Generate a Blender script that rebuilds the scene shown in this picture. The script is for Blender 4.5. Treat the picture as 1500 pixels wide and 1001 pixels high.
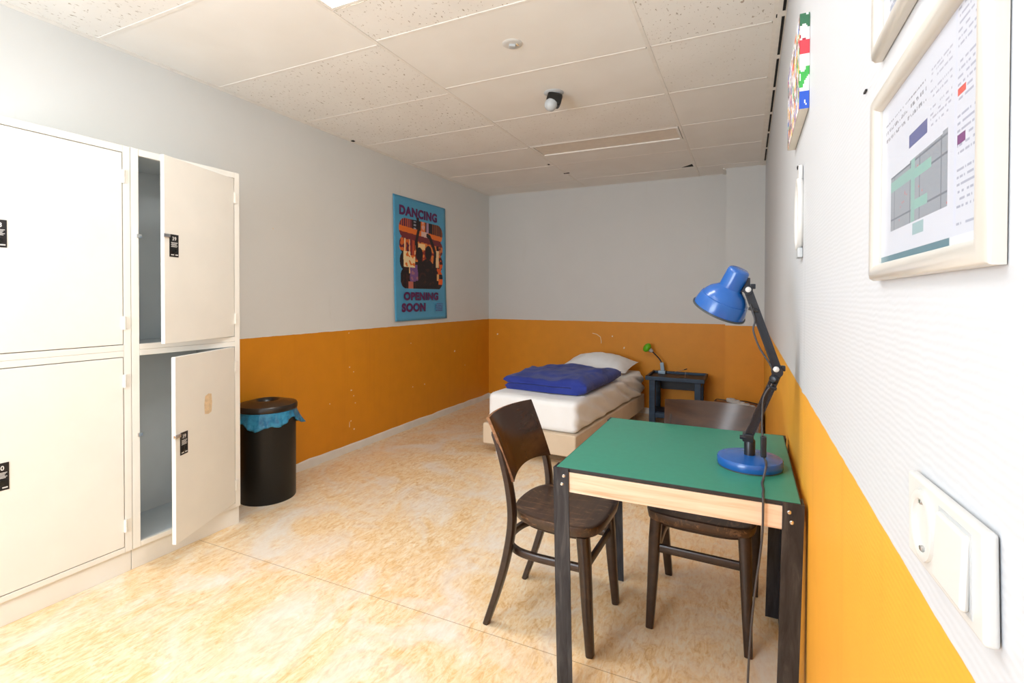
import bpy, bmesh, math, random
from mathutils import Vector, Matrix, noise
from math import sin, cos, pi, radians as R
random.seed(7)
S = bpy.context.scene
for o in list(bpy.data.objects): bpy.data.objects.remove(o)
COL = S.collection

# ------------------------------------------------------------------ camera
FPX, YAW, PITCH, ROLL, CY, H = 735.35, .4386, -.0120, .0025, 444.5, 1.306
cd = bpy.data.cameras.new('camera'); cam = bpy.data.objects.new('camera', cd); COL.objects.link(cam)
cd.sensor_width = 36; cd.lens = FPX/1500*36; cd.shift_y = -(500.5-CY)/1500; cd.clip_start = .02
F = Vector((-sin(YAW), cos(YAW), 0)); Rr = Vector((cos(YAW), sin(YAW), 0)); U = Vector((0, 0, 1))
F2 = F*cos(PITCH)+U*sin(PITCH); U2 = -F*sin(PITCH)+U*cos(PITCH)
R3 = Rr*cos(ROLL)+U2*sin(ROLL); U3 = -Rr*sin(ROLL)+U2*cos(ROLL)
cam.matrix_world = Matrix(((R3.x, U3.x, -F2.x, 0), (R3.y, U3.y, -F2.y, 0), (R3.z, U3.z, -F2.z, H), (0, 0, 0, 1)))
S.camera = cam
# ------------------------------------------------------------------ exposure, world, daylight
S.view_settings.view_transform = 'Standard'; S.view_settings.look = 'None'
S.view_settings.gamma = 1; S.view_settings.use_curve_mapping = False
S.view_settings.exposure = 0.70
W = bpy.data.worlds.new('world'); S.world = W; W.use_nodes = True
W.node_tree.nodes['Background'].inputs[0].default_value = (.75, .87, 1, 1)
W.node_tree.nodes['Background'].inputs[1].default_value = 1.0
def area(name, loc, rot, sx, sy, power, color):
    l = bpy.data.lights.new(name, 'AREA'); l.shape = 'RECTANGLE'; l.size = sx; l.size_y = sy
    l.energy = power; l.color = color
    o = bpy.data.objects.new(name, l); COL.objects.link(o); o.location = loc; o.rotation_euler = rot
    return o
XL, XR, YB, YR, ZC, ZO = -3.03, .152, 5.754, -1.6, 2.614, 1.026   # room
# daylight through the window opening in the rear wall (behind the camera)
area('window_daylight', (-1.75, YR+.02, 1.55), (R(118), 0, 0), 1.5, 1.7, 78, (.80, .90, 1.0))
LAMP_EMIT = 15.0

# ------------------------------------------------------------------ node / material helpers
def lin(r, g, b):
    f = lambda c: (c/255/12.92) if c/255 <= .04045 else ((c/255+.055)/1.055)**2.4
    return (f(r), f(g), f(b), 1)
class NT:
    def __init__(s, name, rough=.5, metal=0., spec=.5, coat=0.):
        s.m = bpy.data.materials.new(name); s.m.use_nodes = True; s.t = s.m.node_tree
        s.b = s.t.nodes['Principled BSDF']
        s.b.inputs['Roughness'].default_value = rough; s.b.inputs['Metallic'].default_value = metal
        s.b.inputs['Specular IOR Level'].default_value = spec; s.b.inputs['Coat Weight'].default_value = coat
        s.co = None
    def n(s, typ, **kw):
        x = s.t.nodes.new(typ)
        for k, v in kw.items():
            if k.startswith('i_'):
                key = k[2:]; key = int(key) if key.isdigit() else key.replace('_', ' ')
                sk = x.inputs[key]
                if hasattr(v, 'bl_idname') or isinstance(v, bpy.types.NodeSocket): s.t.links.new(v, sk)
                else: sk.default_value = v
            else: setattr(x, k, v)
        return x
    def coords(s):
        if not s.co: s.co = s.n('ShaderNodeTexCoord').outputs['Object']
        return s.co
    def mapping(s, scale=(1, 1, 1), rot=(0, 0, 0), loc=(0, 0, 0)):
        return s.n('ShaderNodeMapping', i_Vector=s.coords(), i_Scale=scale, i_Rotation=rot, i_Location=loc).outputs[0]
    def noise(s, scale=5, detail=4, rough=.5, vec=None, dist=0):
        return s.n('ShaderNodeTexNoise', i_Vector=vec or s.coords(), i_Scale=scale, i_Detail=detail, i_Roughness=rough, i_Distortion=dist).outputs['Fac']
    def ramp(s, fac, stops, interp='LINEAR'):
        x = s.n('ShaderNodeValToRGB', i_Fac=fac); cr = x.color_ramp; cr.interpolation = interp
        while len(cr.elements) < len(stops): cr.elements.new(.5)
        for e, (p, c) in zip(cr.elements, stops):
            e.position = p; e.color = c if len(c) == 4 else (*c, 1)
        return x.outputs[0]
    def math(s, op, a, b=0., clamp=False):
        x = s.n('ShaderNodeMath', operation=op, use_clamp=clamp)
        for i, v in enumerate((a, b)):
            if isinstance(v, (int, float)): x.inputs[i].default_value = v
            else: s.t.links.new(v, x.inputs[i])
        return x.outputs[0]
    def mix(s, fac, a, b, blend='MIX'):
        x = s.n('ShaderNodeMix', data_type='RGBA', blend_type=blend)
        for i, v in ((0, fac), (6, a), (7, b)):
            if isinstance(v, bpy.types.NodeSocket): s.t.links.new(v, x.inputs[i])
            else: x.inputs[i].default_value = v
        return x.outputs[2]
    def base(s, v):
        if isinstance(v, bpy.types.NodeSocket): s.t.links.new(v, s.b.inputs['Base Color'])
        else: s.b.inputs['Base Color'].default_value = v
        return s
    def bump(s, h, strength=.2, dist=.005):
        x = s.n('ShaderNodeBump', i_Height=h, i_Strength=strength, i_Distance=dist)
        s.t.links.new(x.outputs[0], s.b.inputs['Normal']); return s
    def sep(s, vec=None):
        return s.n('ShaderNodeSeparateXYZ', i_Vector=vec or s.coords()).outputs
def plain(name, c, rough=.5, metal=0., spec=.5, var=.04, scale=18, coat=0., bump=0.):
    k = NT(name, rough, metal, spec, coat); n = k.noise(scale, 3)
    a = tuple(max(0, x*(1-var)) for x in c[:3])+(1,); b = tuple(min(1, x*(1+var)) for x in c[:3])+(1,)
    k.base(k.ramp(n, [(.3, a), (.7, b)]))
    if bump: k.bump(n, bump, .002)
    return k.m

# --- setting materials
ORANGE = lin(220, 142, 26); ORANGE_GLARE = lin(237, 168, 56)  # same orange, lightened for the right wall: glare put into the colour
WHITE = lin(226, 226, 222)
def wall_mat(name, white=WHITE, ridges=False, scuff=.25, ORANGE=ORANGE):
    k = NT(name, .5, 0, .35)
    x, y, z = k.sep()
    nz = k.noise(9, 4)
    edge = k.math('ADD', z, k.math('MULTIPLY', k.math('SUBTRACT', k.noise(14, 3), .5), .008))
    up = k.math('GREATER_THAN', edge, ZO)
    w = k.ramp(k.noise(1.6, 5, .6), [(.3, tuple(c*.955 for c in white[:3])+(1,)), (.75, white)])
    sc = k.ramp(k.noise(1, 4, .6, k.mapping((6, 6, 1.2))), [(.66, (0, 0, 0, 1)), (.8, (1, 1, 1, 1))])
    w = k.mix(k.math('MULTIPLY', sc, scuff), w, lin(196, 190, 176))
    o = k.ramp(nz, [(.25, tuple(c*.93 for c in ORANGE[:3])+(1,)), (.75, ORANGE)])
    o = k.mix(k.math('MULTIPLY', k.ramp(k.noise(1, 3, .5, k.mapping((14, 14, .8))), [(.6, (0, 0, 0, 1)), (.8, (1, 1, 1, 1))]), .18), o, lin(180, 96, 14))
    k.base(k.mix(up, o, w))
    if ridges:
        wv = k.n('ShaderNodeTexWave', i_Vector=k.coords(), i_Scale=38.0, i_Distortion=3.0, i_Detail=2.0, bands_direction='Z')
        k.bump(wv.outputs['Fac'], .10, .002)
    else: k.bump(k.noise(60, 3), .06, .002)
    return k.m
M = {}
M['wall'] = wall_mat('wall_paint'); M['wall_b'] = wall_mat('back_wall_shaded_paint', lin(210, 208, 203)); M['wall_r'] = wall_mat('wallpaper_light_adjusted', lin(203, 205, 208), True, .12, ORANGE_GLARE)  # shade put into back wall's grey; right wall's tones shifted to balance the light
def floor_mat():
    k = NT('linoleum', .32, 0, .45)
    v = k.mapping((1, 1, 1), (0, 0, .5))
    big = k.noise(2.2, 5, .62, v, 1.2)
    st = k.noise(1, 6, .68, k.mapping((16, 7, 1), (0, 0, .7)), 2.2)
    st2 = k.noise(1, 5, .7, k.mapping((40, 14, 1), (0, 0, 1.1)), 1.5)
    c = k.ramp(st, [(.32, lin(214, 166, 104)), (.45, lin(236, 198, 142)), (.57, lin(242, 218, 180)), (.70, lin(242, 231, 214))])
    c2 = k.ramp(st2, [(.36, lin(204, 152, 92)), (.50, lin(240, 212, 168)), (.66, lin(241, 231, 214))])
    c = k.mix(.45, c, c2)
    md = k.noise(5.5, 5, .7, v, 1.6)
    c = k.mix(k.ramp(md, [(.34, (.4, .4, .4, 1)), (.52, (0, 0, 0, 1))]), c, lin(230, 184, 120))
    c = k.mix(k.ramp(big, [(.46, (0, 0, 0, 1)), (.66, (.65, .65, .65, 1))]), c, lin(234, 228, 220))
    x, y, z = k.sep()
    f = k.math('FRACT', k.math('ADD', k.math('DIVIDE', k.math('ADD', y, -1.71), 2.1), 20.0))
    seam = k.math('LESS_THAN', f, .0016)
    c = k.mix(k.math('MULTIPLY', seam, .6), c, lin(140, 96, 50))
    k.base(c); k.bump(k.noise(35, 3), .04, .002)
    return k.m
M['floor'] = floor_mat()
def tile_mat(name, fiss):
    k = NT(name, .85, 0, .2)
    w = k.ramp(k.noise(3, 3), [(.3, lin(238, 234, 227)), (.7, lin(243, 240, 234))])
    if fiss:
        v = k.n('ShaderNodeTexNoise', i_Vector=k.mapping((1, .55, 1), (0, 0, .2)), i_Scale=75.0, i_Detail=2.0, i_Distortion=.6).outputs['Fac']
        g = k.ramp(v, [(.645, (0, 0, 0, 1)), (.70, (1, 1, 1, 1))])
        w = k.mix(k.math('MULTIPLY', g, fiss), w, lin(150, 132, 108))
        k.bump(g, -.25, .003)
    k.base(w); return k.m
M['tile_f'] = tile_mat('fissured_tile', .75); M['tile_l'] = tile_mat('light_fissured_tile', .32); M['tile_s'] = tile_mat('smooth_tile', 0)
M['grid'] = plain('ceiling_bar', lin(238, 233, 225), .85, 0, .15)
M['white_trim'] = plain('white_gloss_paint', lin(230, 226, 218), .35, var=.05, scale=8)
M['black'] = plain('black_void', (.008, .007, .006, 1), .9)
# --- object materials
M['locker'] = plain('cream_lacquered_steel', lin(236, 232, 222), .32, 0, .5, .02, 6)
M['locker_in'] = plain('shaded_steel_interior', lin(206, 211, 212), .4, 0, .4, .05, 4)  # greyer and cooler than the outside: shade put into the colour
M['chrome'] = plain('chrome', (.75, .75, .77, 1), .18, 1.0)
M['steel'] = plain('zinc_steel', (.62, .62, .62, 1), .3, 1.0)
M['plate'] = plain('black_label', (.012, .011, .012, 1), .35)
M['print_white'] = plain('white_print', lin(225, 222, 218), .6)
M['gold_tape'] = plain('old_tape', lin(222, 196, 158), .6, var=.15, scale=60)
M['bin'] = plain('black_powder_coat', (.006, .0052, .0045, 1), .42, 0, .35)
M['bin_lid'] = plain('black_lid', (.016, .012, .009, 1), .3, 0, .5)
def bag_mat():
    k = NT('blue_plastic_bag', .22, 0, .5); n = k.noise(22, 5, .6)
    k.base(k.ramp(n, [(.3, lin(24, 96, 138)), (.6, lin(52, 140, 178)), (.8, lin(90, 170, 200))])); k.bump(n, .6, .01)
    return k.m
M['bag'] = bag_mat()
def fabric(name, c, c2, scale=260, rough=.9, b=.15, wr=None):
    k = NT(name, rough, 0, .2); k.b.inputs['Sheen Weight'].default_value = .15
    n = k.noise(scale, 2); k.base(k.ramp(k.noise(7, 4), [(.3, c), (.7, c2)]))
    if wr:
        w = k.noise(1, 4, .55, k.mapping(*wr), .8)
        n = k.math('ADD', k.math('MULTIPLY', n, .12), w); k.bump(n, b, .02)
    else: k.bump(n, b, .003)
    return k.m
M['sheet'] = fabric('white_cotton_sheet', lin(242, 241, 239), lin(246, 246, 245), 300, .85, .12, ((5, 5, 9), (0, .6, 0)))
M['pillow'] = fabric('white_cotton_pillow', lin(242, 241, 240), lin(246, 246, 246), 300, .85, .3, ((9, 4, 4), (0, 0, .5)))
M['base'] = fabric('beige_upholstery', lin(214, 192, 164), lin(222, 202, 176), 420, .9, .2)
M['duvet'] = fabric('navy_blue_cotton', lin(42, 56, 134), lin(52, 66, 150), 260, .9, .35, ((9, 9, 9), (0, 0, .3)))
def wood(name, cols, rough, grain=(3, 60, 60), coat=0., spec=.5, wear=None, rot=(0, 0, 0)):
    k = NT(name, rough, 0, spec, coat); k.b.inputs['Coat Roughness'].default_value = .2
    v = k.mapping(grain, rot)
    n = k.noise(1, 6, .6, v, .6)
    c = k.ramp(n, [(i/(len(cols)-1)*.5+.25, q) for i, q in enumerate(cols)])
    if wear:
        wn = k.ramp(k.noise(1, 6, .75, k.mapping((5, 22, 22)), 1.4), [(wear[1], (0, 0, 0, 1)), (wear[1]+.14, (1, 1, 1, 1))])
        c = k.mix(k.math('MULTIPLY', wn, wear[2]), c, wear[0])
    k.base(c); k.bump(n, .08, .002); return k.m
M['chair'] = wood('dark_stained_beech', [lin(34, 22, 16), lin(46, 30, 21), lin(60, 40, 28)], .34, (4, 30, 30), .15, .45, (lin(150, 108, 76), .64, .3))
M['chair_seat'] = wood('worn_dark_seat', [lin(44, 29, 20), lin(60, 40, 27), lin(80, 54, 36)], .38, (40, 3, 30), .2, .5, (lin(186, 140, 100), .54, .55), (0, 0, .35))
M['chair_back'] = wood('dark_veneer_back', [lin(42, 26, 17), lin(58, 36, 23), lin(78, 50, 32)], .16, (20, 3, 14), 0, .42, (lin(190, 150, 115), .67, .5))
M['chair_edge'] = wood('worn_veneer_edge', [lin(84, 54, 34), lin(120, 80, 50), lin(166, 120, 80)], .5, (14, 14, 40))
M['pine'] = wood('pale_pine', [lin(200, 156, 120), lin(226, 194, 164), lin(234, 212, 190)], .6, (2.5, 50, 55))
M['lino_green'] = plain('green_linoleum', lin(50, 128, 106), .4, 0, .45, .035, 40)
M['table_edge'] = plain('black_table_edge', lin(28, 26, 26), .5)
def iron():
    k = NT('raw_blackened_steel', .38, .55, .5); n = k.noise(1, 6, .65, k.mapping((40, 40, 5)), .8)
    k.base(k.ramp(n, [(.3, lin(34, 34, 38)), (.55, lin(58, 58, 62)), (.75, lin(86, 84, 84))])); k.bump(n, .08, .002)
    return k.m
M['iron'] = iron()
M['lamp_blue'] = plain('blue_enamel', lin(24, 84, 156), .26, 0, .5, .03, 30, .15)
M['lamp_dark'] = plain('dark_painted_steel', lin(22, 27, 36), .35, .1)
M['lamp_rim'] = plain('dark_grey_rubber', lin(58, 64, 66), .5)
M['lamp_in'] = plain('white_enamel', lin(235, 235, 230), .4)
M['cable'] = plain('grey_flex', lin(62, 60, 62), .45)
M['cable_black'] = plain('black_flex', lin(22, 21, 21), .5)
M['navy'] = wood('navy_painted_wood', [lin(8, 32, 52), lin(14, 42, 64), lin(24, 56, 82)], .42, (6, 24, 24), 0, .35)
M['navy_dark'] = plain('dark_tray_lining', lin(20, 26, 34), .45, 0, .35)
M['brown'] = wood('brown_box_wood', [lin(112, 76, 46), lin(140, 98, 62), lin(160, 118, 80)], .6)
M['white_plastic'] = plain('white_plastic', lin(210, 208, 203), .35, var=.01)
M['white_plastic_grey'] = plain('grey_white_plastic', lin(186, 189, 190), .4)
M['green'] = plain('green_plastic', lin(92, 176, 22), .35)
M['greyblue'] = plain('grey_blue_plastic', lin(150, 172, 190), .4)
M['frame'] = plain('pearl_frame', lin(204, 199, 190), .3, .1, .5, .02)
M['glass'] = None
M['canvas'] = plain('canvas_edge', lin(232, 226, 214), .8)
M['poster_txt'] = plain('purple_ink', lin(92, 22, 84), .55)
M['sensor_black'] = plain('black_plastic', (.01, .01, .01, 1), .3)
def glass_mat():
    k = NT('picture_glass', .05); t = k.t; tr = k.n('ShaderNodeBsdfTransparent'); gl = k.n('ShaderNodeBsdfGlossy', i_Roughness=.04)
    mx = k.n('ShaderNodeMixShader'); mx.inputs[0].default_value = .06
    t.links.new(tr.outputs[0], mx.inputs[1]); t.links.new(gl.outputs[0], mx.inputs[2])
    t.links.new(mx.outputs[0], t.nodes['Material Output'].inputs[0]); return k.m
M['glass'] = glass_mat()
def emis(name, c, s):
    k = NT(name); k.b.inputs['Emission Color'].default_value = c; k.b.inputs['Emission Strength'].default_value = s; k.base(c); return k.m
M['lit'] = emis('lit_diffuser', (.99, .98, .97, 1), LAMP_EMIT)
M['batten_fill'] = emis('batten_fill', (.88, .94, 1, 1), 6.5)  # glow of the added, unseen batten
M['unlit'] = plain('unlit_diffuser', lin(232, 220, 204), .5)
def vcol_mat(name, rough=.6):
    k = NT(name, rough, 0, .35); k.base(k.n('ShaderNodeVertexColor', layer_name='print').outputs[0]); return k.m
M['print'] = vcol_mat('printed_sheet', .5); M['paint'] = vcol_mat('painted_canvas', .6)

# ------------------------------------------------------------------ mesh helpers
class B:
    def __init__(s): s.bm = bmesh.new(); s.mi = 0
    def _add(s, t):
        vm = {v: s.bm.verts.new(v.co) for v in t.verts}
        for f in t.faces:
            try: g = s.bm.faces.new([vm[v] for v in f.verts]); g.material_index = s.mi
            except ValueError: pass
        t.free(); return s
    wn = False
    def box(s, lo, hi, bev=0., rot=None, piv=None, seg=2):
        s.wn = s.wn or bev > 0
        t = bmesh.new(); bmesh.ops.create_cube(t, size=1)
        lo, hi = Vector(lo), Vector(hi); c = (lo+hi)/2; d = hi-lo
        for v in t.verts: v.co = Vector((v.co.x*d.x, v.co.y*d.y, v.co.z*d.z))+c
        if bev: bmesh.ops.bevel(t, geom=list(t.edges), offset=bev, segments=seg, affect='EDGES', profile=.5)
        if rot is not None:
            p = Vector(piv) if piv else c; m = Matrix.Translation(p) @ rot.to_4x4() @ Matrix.Translation(-p)
            t.transform(m)
        return s._add(t)
    def tube(s, pts, r, n=10, closed=False, cap=True, sq=None, up=None):
        """sweep round (r) or rectangular (sq=(w,h)) section along pts; r may be a list"""
        pts = [Vector(p) for p in pts]; m = len(pts); rs = r if isinstance(r, (list, tuple)) else [r]*m
        rings = []; upv = Vector(up) if up else None; prev = None
        for i, p in enumerate(pts):
            a = pts[i-1] if (i > 0 or closed) else p; b = pts[(i+1) % m] if (i < m-1 or closed) else p
            t = (b-a).normalized()
            if upv is not None: nx = upv.cross(t)
            elif prev is None: nx = t.orthogonal()
            else: nx = prev - t*prev.dot(t)
            nx.normalize(); ny = t.cross(nx); prev = nx
            if sq:
                k = rs[i] if r else 1
                ring = [p+nx*(x*sq[0]/2*k)+ny*(y*sq[1]/2*k) for x, y in ((1, .7), (.7, 1), (-.7, 1), (-1, .7), (-1, -.7), (-.7, -1), (.7, -1), (1, -.7))]
            else: ring = [p+(nx*cos(2*pi*j/n)+ny*sin(2*pi*j/n))*rs[i] for j in range(n)]
            rings.append([s.bm.verts.new(q) for q in ring])
        k = len(rings[0]); L = m if closed else m-1
        for i in range(L):
            A, C = rings[i], rings[(i+1) % m]
            for j in range(k):
                f = s.bm.faces.new((A[j], A[(j+1) % k], C[(j+1) % k], C[j])); f.material_index = s.mi
        if cap and not closed:
            for q in (rings[0][::-1], rings[-1]):
                f = s.bm.faces.new(q); f.material_index = s.mi
        return s
    def lathe(s, prof, c=(0, 0, 0), axis=(0, 0, 1), n=32, wob=None):
        c = Vector(c); ax = Vector(axis).normalized(); q = Vector((0, 0, 1)).rotation_difference(ax)
        rings = []
        for (r, z) in prof:
            if r < 1e-6: rings.append([s.bm.verts.new(c+q @ Vector((0, 0, z)))])
            else:
                rings.append([s.bm.verts.new(c+q @ Vector((r*cos(2*pi*j/n), r*sin(2*pi*j/n), z))) for j in range(n)])
        for A, C in zip(rings, rings[1:]):
            for j in range(n):
                a, b, d, e = A[j % len(A)], A[(j+1) % len(A)], C[(j+1) % len(C)], C[j % len(C)]
                fs = []
                for v in (a, b, d, e):
                    if v not in fs: fs.append(v)
                if len(fs) > 2:
                    f = s.bm.faces.new(fs); f.material_index = s.mi
        return s
    def prism(s, poly, fn, d0, d1):
        """poly of 2-d points; fn(u,v,d)->xyz"""
        A = [s.bm.verts.new(fn(u, v, d0)) for u, v in poly]; C = [s.bm.verts.new(fn(u, v, d1)) for u, v in poly]
        n = len(poly)
        for q in (A[::-1], C):
            f = s.bm.faces.new(q); f.material_index = s.mi
        for i in range(n):
            f = s.bm.faces.new((A[i], A[(i+1) % n], C[(i+1) % n], C[i])); f.material_index = s.mi
        return s
    def loft(s, secs, cap=True):
        rings = [[s.bm.verts.new(p) for p in q] for q in secs]; k = len(rings[0])
        for A, C in zip(rings, rings[1:]):
            for j in range(k):
                f = s.bm.faces.new((A[j], A[(j+1) % k], C[(j+1) % k], C[j])); f.material_index = s.mi
        if cap:
            for q in (rings[0][::-1], rings[-1]): s.bm.faces.new(q)
        return s
def wm(o):
    m = Matrix.Identity(4)
    while o: m = o.matrix_basis @ m; o = o.parent
    return m
def obj(name, b, mat, parent=None, local=False, smooth=38, label=None, mods=None, origin=None):
    me = bpy.data.meshes.new(name); bm = b.bm
    bmesh.ops.recalc_face_normals(bm, faces=bm.faces); bm.to_mesh(me); bm.free()
    for m_ in (mat if isinstance(mat, (list, tuple)) else [mat]): me.materials.append(m_)
    o = bpy.data.objects.new(name, me); COL.objects.link(o)
    if origin is not None: me.transform(Matrix.Translation(-Vector(origin))); o.location = origin
    if parent:
        o.parent = parent
        if not local: me.transform(wm(parent).inverted())
    if smooth:
        for p in me.polygons: p.use_smooth = True
        me.set_sharp_from_angle(angle=R(smooth))
    if label: o['label'] = label
    if b.wn and smooth: o.modifiers.new('weighted_normal', 'WEIGHTED_NORMAL').keep_sharp = True
    if mods:
        for typ, kw in mods:
            q = o.modifiers.new(typ.lower(), typ)
            for k_, v_ in kw.items(): setattr(q, k_, v_)
    return o
def thing(name, label, cat, loc=(0, 0, 0), rz=0., group=None):
    o = bpy.data.objects.new(name, None); COL.objects.link(o); o.location = loc; o.rotation_euler = (0, 0, rz)
    o.empty_display_size = .1; return tag(o, label, cat, group)
def tag(o, label, cat, group=None):
    o['label'] = label; o['category'] = cat
    if group: o['group'] = group
    return o
def struct(name, b, mat, parent=None, **kw):
    o = obj(name, b, mat, parent, **kw); o['kind'] = 'structure'; return o
def dup(root, loc, rz, label):
    r = root.copy(); COL.objects.link(r); r.location = loc; r.rotation_euler = (0, 0, rz); r['label'] = label
    for ch in list(root.children):
        c = ch.copy(); COL.objects.link(c); c.parent = r
        for g in list(ch.children):
            d = g.copy(); COL.objects.link(d); d.parent = c
    return r
def text(name, body, mat, parent, org, ux, uy, height, width=None, off=.0, shear=0., ext=.0004):
    """lettering as a mesh: org = lower-left, ux/uy = directions of writing and of up"""
    c = bpy.data.curves.new(name, 'FONT'); c.body = body; c.size = 1; c.offset = off; c.space_character = 1.12; c.shear = shear; c.extrude = 0
    o = bpy.data.objects.new(name, c); COL.objects.link(o)
    dg = bpy.context.evaluated_depsgraph_get(); me = bpy.data.meshes.new_from_object(o.evaluated_get(dg))
    bpy.data.objects.remove(o)
    xs = [v.co.x for v in me.vertices]; ys = [v.co.y for v in me.vertices]
    x0, x1, y0, y1 = min(xs), max(xs), min(ys), max(ys)
    sy = height/(y1-y0); sx = width/(x1-x0) if width else sy
    ux, uy, org = Vector(ux), Vector(uy), Vector(org); un = ux.cross(uy)
    for v in me.vertices: v.co = org+ux*((v.co.x-x0)*sx)+uy*((v.co.y-y0)*sy)+un*ext
    me.materials.clear(); me.materials.append(mat)
    q = bpy.data.objects.new(name, me); COL.objects.link(q); q.parent = parent; me.transform(wm(parent).inverted())
    return q
def sheet(name, fn, u0, u1, v0, v1, nu, nv, place, mat, parent, th=.0):
    """a printed sheet: grid of cells coloured by fn(u,v) (None = cut away)"""
    bm = bmesh.new(); cl = bm.loops.layers.float_color.new('print'); vs = {}
    for i in range(nu):
        for j in range(nv):
            u = u0+(u1-u0)*(i+.5)/nu; v = v0+(v1-v0)*(j+.5)/nv; c = fn(u, v)
            if c is None: continue
            q = []
            for a, b_ in ((i, j), (i+1, j), (i+1, j+1), (i, j+1)):
                if (a, b_) not in vs: vs[(a, b_)] = bm.verts.new(place(u0+(u1-u0)*a/nu, v0+(v1-v0)*b_/nv))
                q.append(vs[(a, b_)])
            f = bm.faces.new(q)
            for l in f.loops: l[cl] = (c[0], c[1], c[2], 1)
    me = bpy.data.meshes.new(name); bm.to_mesh(me); bm.free(); me.materials.append(mat)
    o = bpy.data.objects.new(name, me); COL.objects.link(o); o.parent = parent; me.transform(wm(parent).inverted())
    return o
def smooth_path(pts, n=8):
    P = [Vector(p) for p in pts]; out = []
    for i in range(len(P)-1):
        a, b, c, d = P[max(i-1, 0)], P[i], P[i+1], P[min(i+2, len(P)-1)]
        for k in range(n):
            t = k/n; out.append(.5*((2*b)+(c-a)*t+(2*a-5*b+4*c-d)*t*t+(3*b-a-3*c+d)*t**3))
    out.append(P[-1]); return out

# ------------------------------------------------------------------ the room
T = .12
CHIPS_L = [(3.241, 0.714, 1), (3.289, 0.668, 1), (3.261, 0.515, 1.4), (3.289, 0.464, 1), (3.31, 0.399, 1), (3.256, 0.255, 1), (3.294, 0.179, 1.3), (3.019, 0.446, 1), (4.093, 0.846, 1), (4.123, 0.405, 1), (4.327, 0.401, 1.2), (4.917, 0.688, 2.2), (5.148, 0.5, 1), (3.233, 1.002, 1), (3.252, 2.253, 0.8), (3.267, 1.957, 1), (3.243, 1.782, 1), (3.258, 1.508, 0.8), (2.492, 1.786, 0.8)]
struct('floor', B().box((XL-T, YR-T, -.1), (XR+T, YB+T, 0)), M['floor'])
struct('wall_left', B().box((XL-T, YR, 0), (XL, YB, ZC+.2)), M['wall'])
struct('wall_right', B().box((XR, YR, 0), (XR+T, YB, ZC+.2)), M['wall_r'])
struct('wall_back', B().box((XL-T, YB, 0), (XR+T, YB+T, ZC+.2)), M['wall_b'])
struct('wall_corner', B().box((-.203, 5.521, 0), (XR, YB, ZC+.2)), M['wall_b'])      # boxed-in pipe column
def chip(wall, place, r, h=None, seed=0):
    rn = random.Random(seed); n = 7; hh = h or r
    struct('paint_chip', B().prism([(r*cos(2*pi*i/n)*rn.uniform(.6, 1.2), hh*sin(2*pi*i/n)*rn.uniform(.6, 1.2)) for i in range(n)], place, .0002, .0009), M['chip'], bpy.data.objects[wall], smooth=0)
M['chip'] = plain('bare_plaster', lin(236, 214, 176), .8)
for i, (y, z, k) in enumerate(CHIPS_L): chip('wall_left', lambda u, v, d, y=y, z=z: (XL+d, y+u, z+v), .0075*k, .0055*k, i)
chip('wall_left', lambda u, v, d: (XL+d, 3.239+u, .223+v), .004, .028, 5)
for i, (x, z) in enumerate(((-2.901, .834), (-1.414, .857), (-1.276, .729))): chip('wall_back', lambda u, v, d, x=x, z=z: (x+u, YB-d, z+v), .012, .012, i+30)
struct('paint_scratch', B().tube([(-1.65, YB-.001, .885), (-1.60, YB-.001, .875), (-1.555, YB-.001, .845), (-1.545, YB-.001, .80), (-1.545, YB-.001, .77)], .004, 6), M['chip'], bpy.data.objects['wall_back'])
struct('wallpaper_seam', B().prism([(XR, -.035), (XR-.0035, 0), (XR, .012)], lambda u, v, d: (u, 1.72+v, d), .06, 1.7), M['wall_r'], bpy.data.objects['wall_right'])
WX0, WX1, WZ0, WZ1 = -2.6, -.9, .68, 2.42
struct('wall_rear', B().box((XL-T, YR-T, 0), (WX0, YR, ZC+.2)).box((WX1, YR-T, 0), (XR+T, YR, ZC+.2)).box((WX0, YR-T, 0), (WX1, YR, WZ0)).box((WX0, YR-T, WZ1), (WX1, YR, ZC+.2)), M['wall'])
wf = B()
for (x0, x1, z0, z1) in ((WX0, WX0+.05, WZ0, WZ1), (WX1-.05, WX1, WZ0, WZ1), (WX0, WX1, WZ0, WZ0+.05), (WX0, WX1, WZ1-.05, WZ1), (-1.78, -1.72, WZ0, WZ1)):
    wf.box((x0, YR-.08, z0), (x1, YR-.03, z1), .004)
win = struct('window_1', wf, M['white_trim'])
wg = struct('window_pane', B().box((WX0+.04, YR-.062, WZ0+.04), (WX1-.04, YR-.056, WZ1-.04)), M['glass'], win)
# skirting boards (uneven paint line on the upper edge)
def skirting(name, pts, nrm, h=.062, t=.013):
    b = B(); n = len(pts); A = [[], [], [], []]; random.seed(3)
    secs = []
    for (x, y) in pts:
        hh = h+random.uniform(-.004, .006)
        secs.append([Vector((x, y, 0)), Vector((x+nrm[0]*t, y+nrm[1]*t, 0)), Vector((x+nrm[0]*t, y+nrm[1]*t, hh-.006)), Vector((x+nrm[0]*t*.6, y+nrm[1]*t*.6, hh)), Vector((x, y, hh))])
    b.loft(secs); return struct(name, b, M['white_trim'])
skirting('baseboard_left', [(XL, y) for y in [YR+.01+i*.11 for i in range(74)]], (1, 0))
skirting('baseboard_back', [(x, YB) for x in [XL+.015+i*.1 for i in range(29)]], (0, -1))
skirting('baseboard_right', [(XR, y) for y in [YR+.01+i*.15 for i in range(53)]], (-1, 0), .05, .008)
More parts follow.
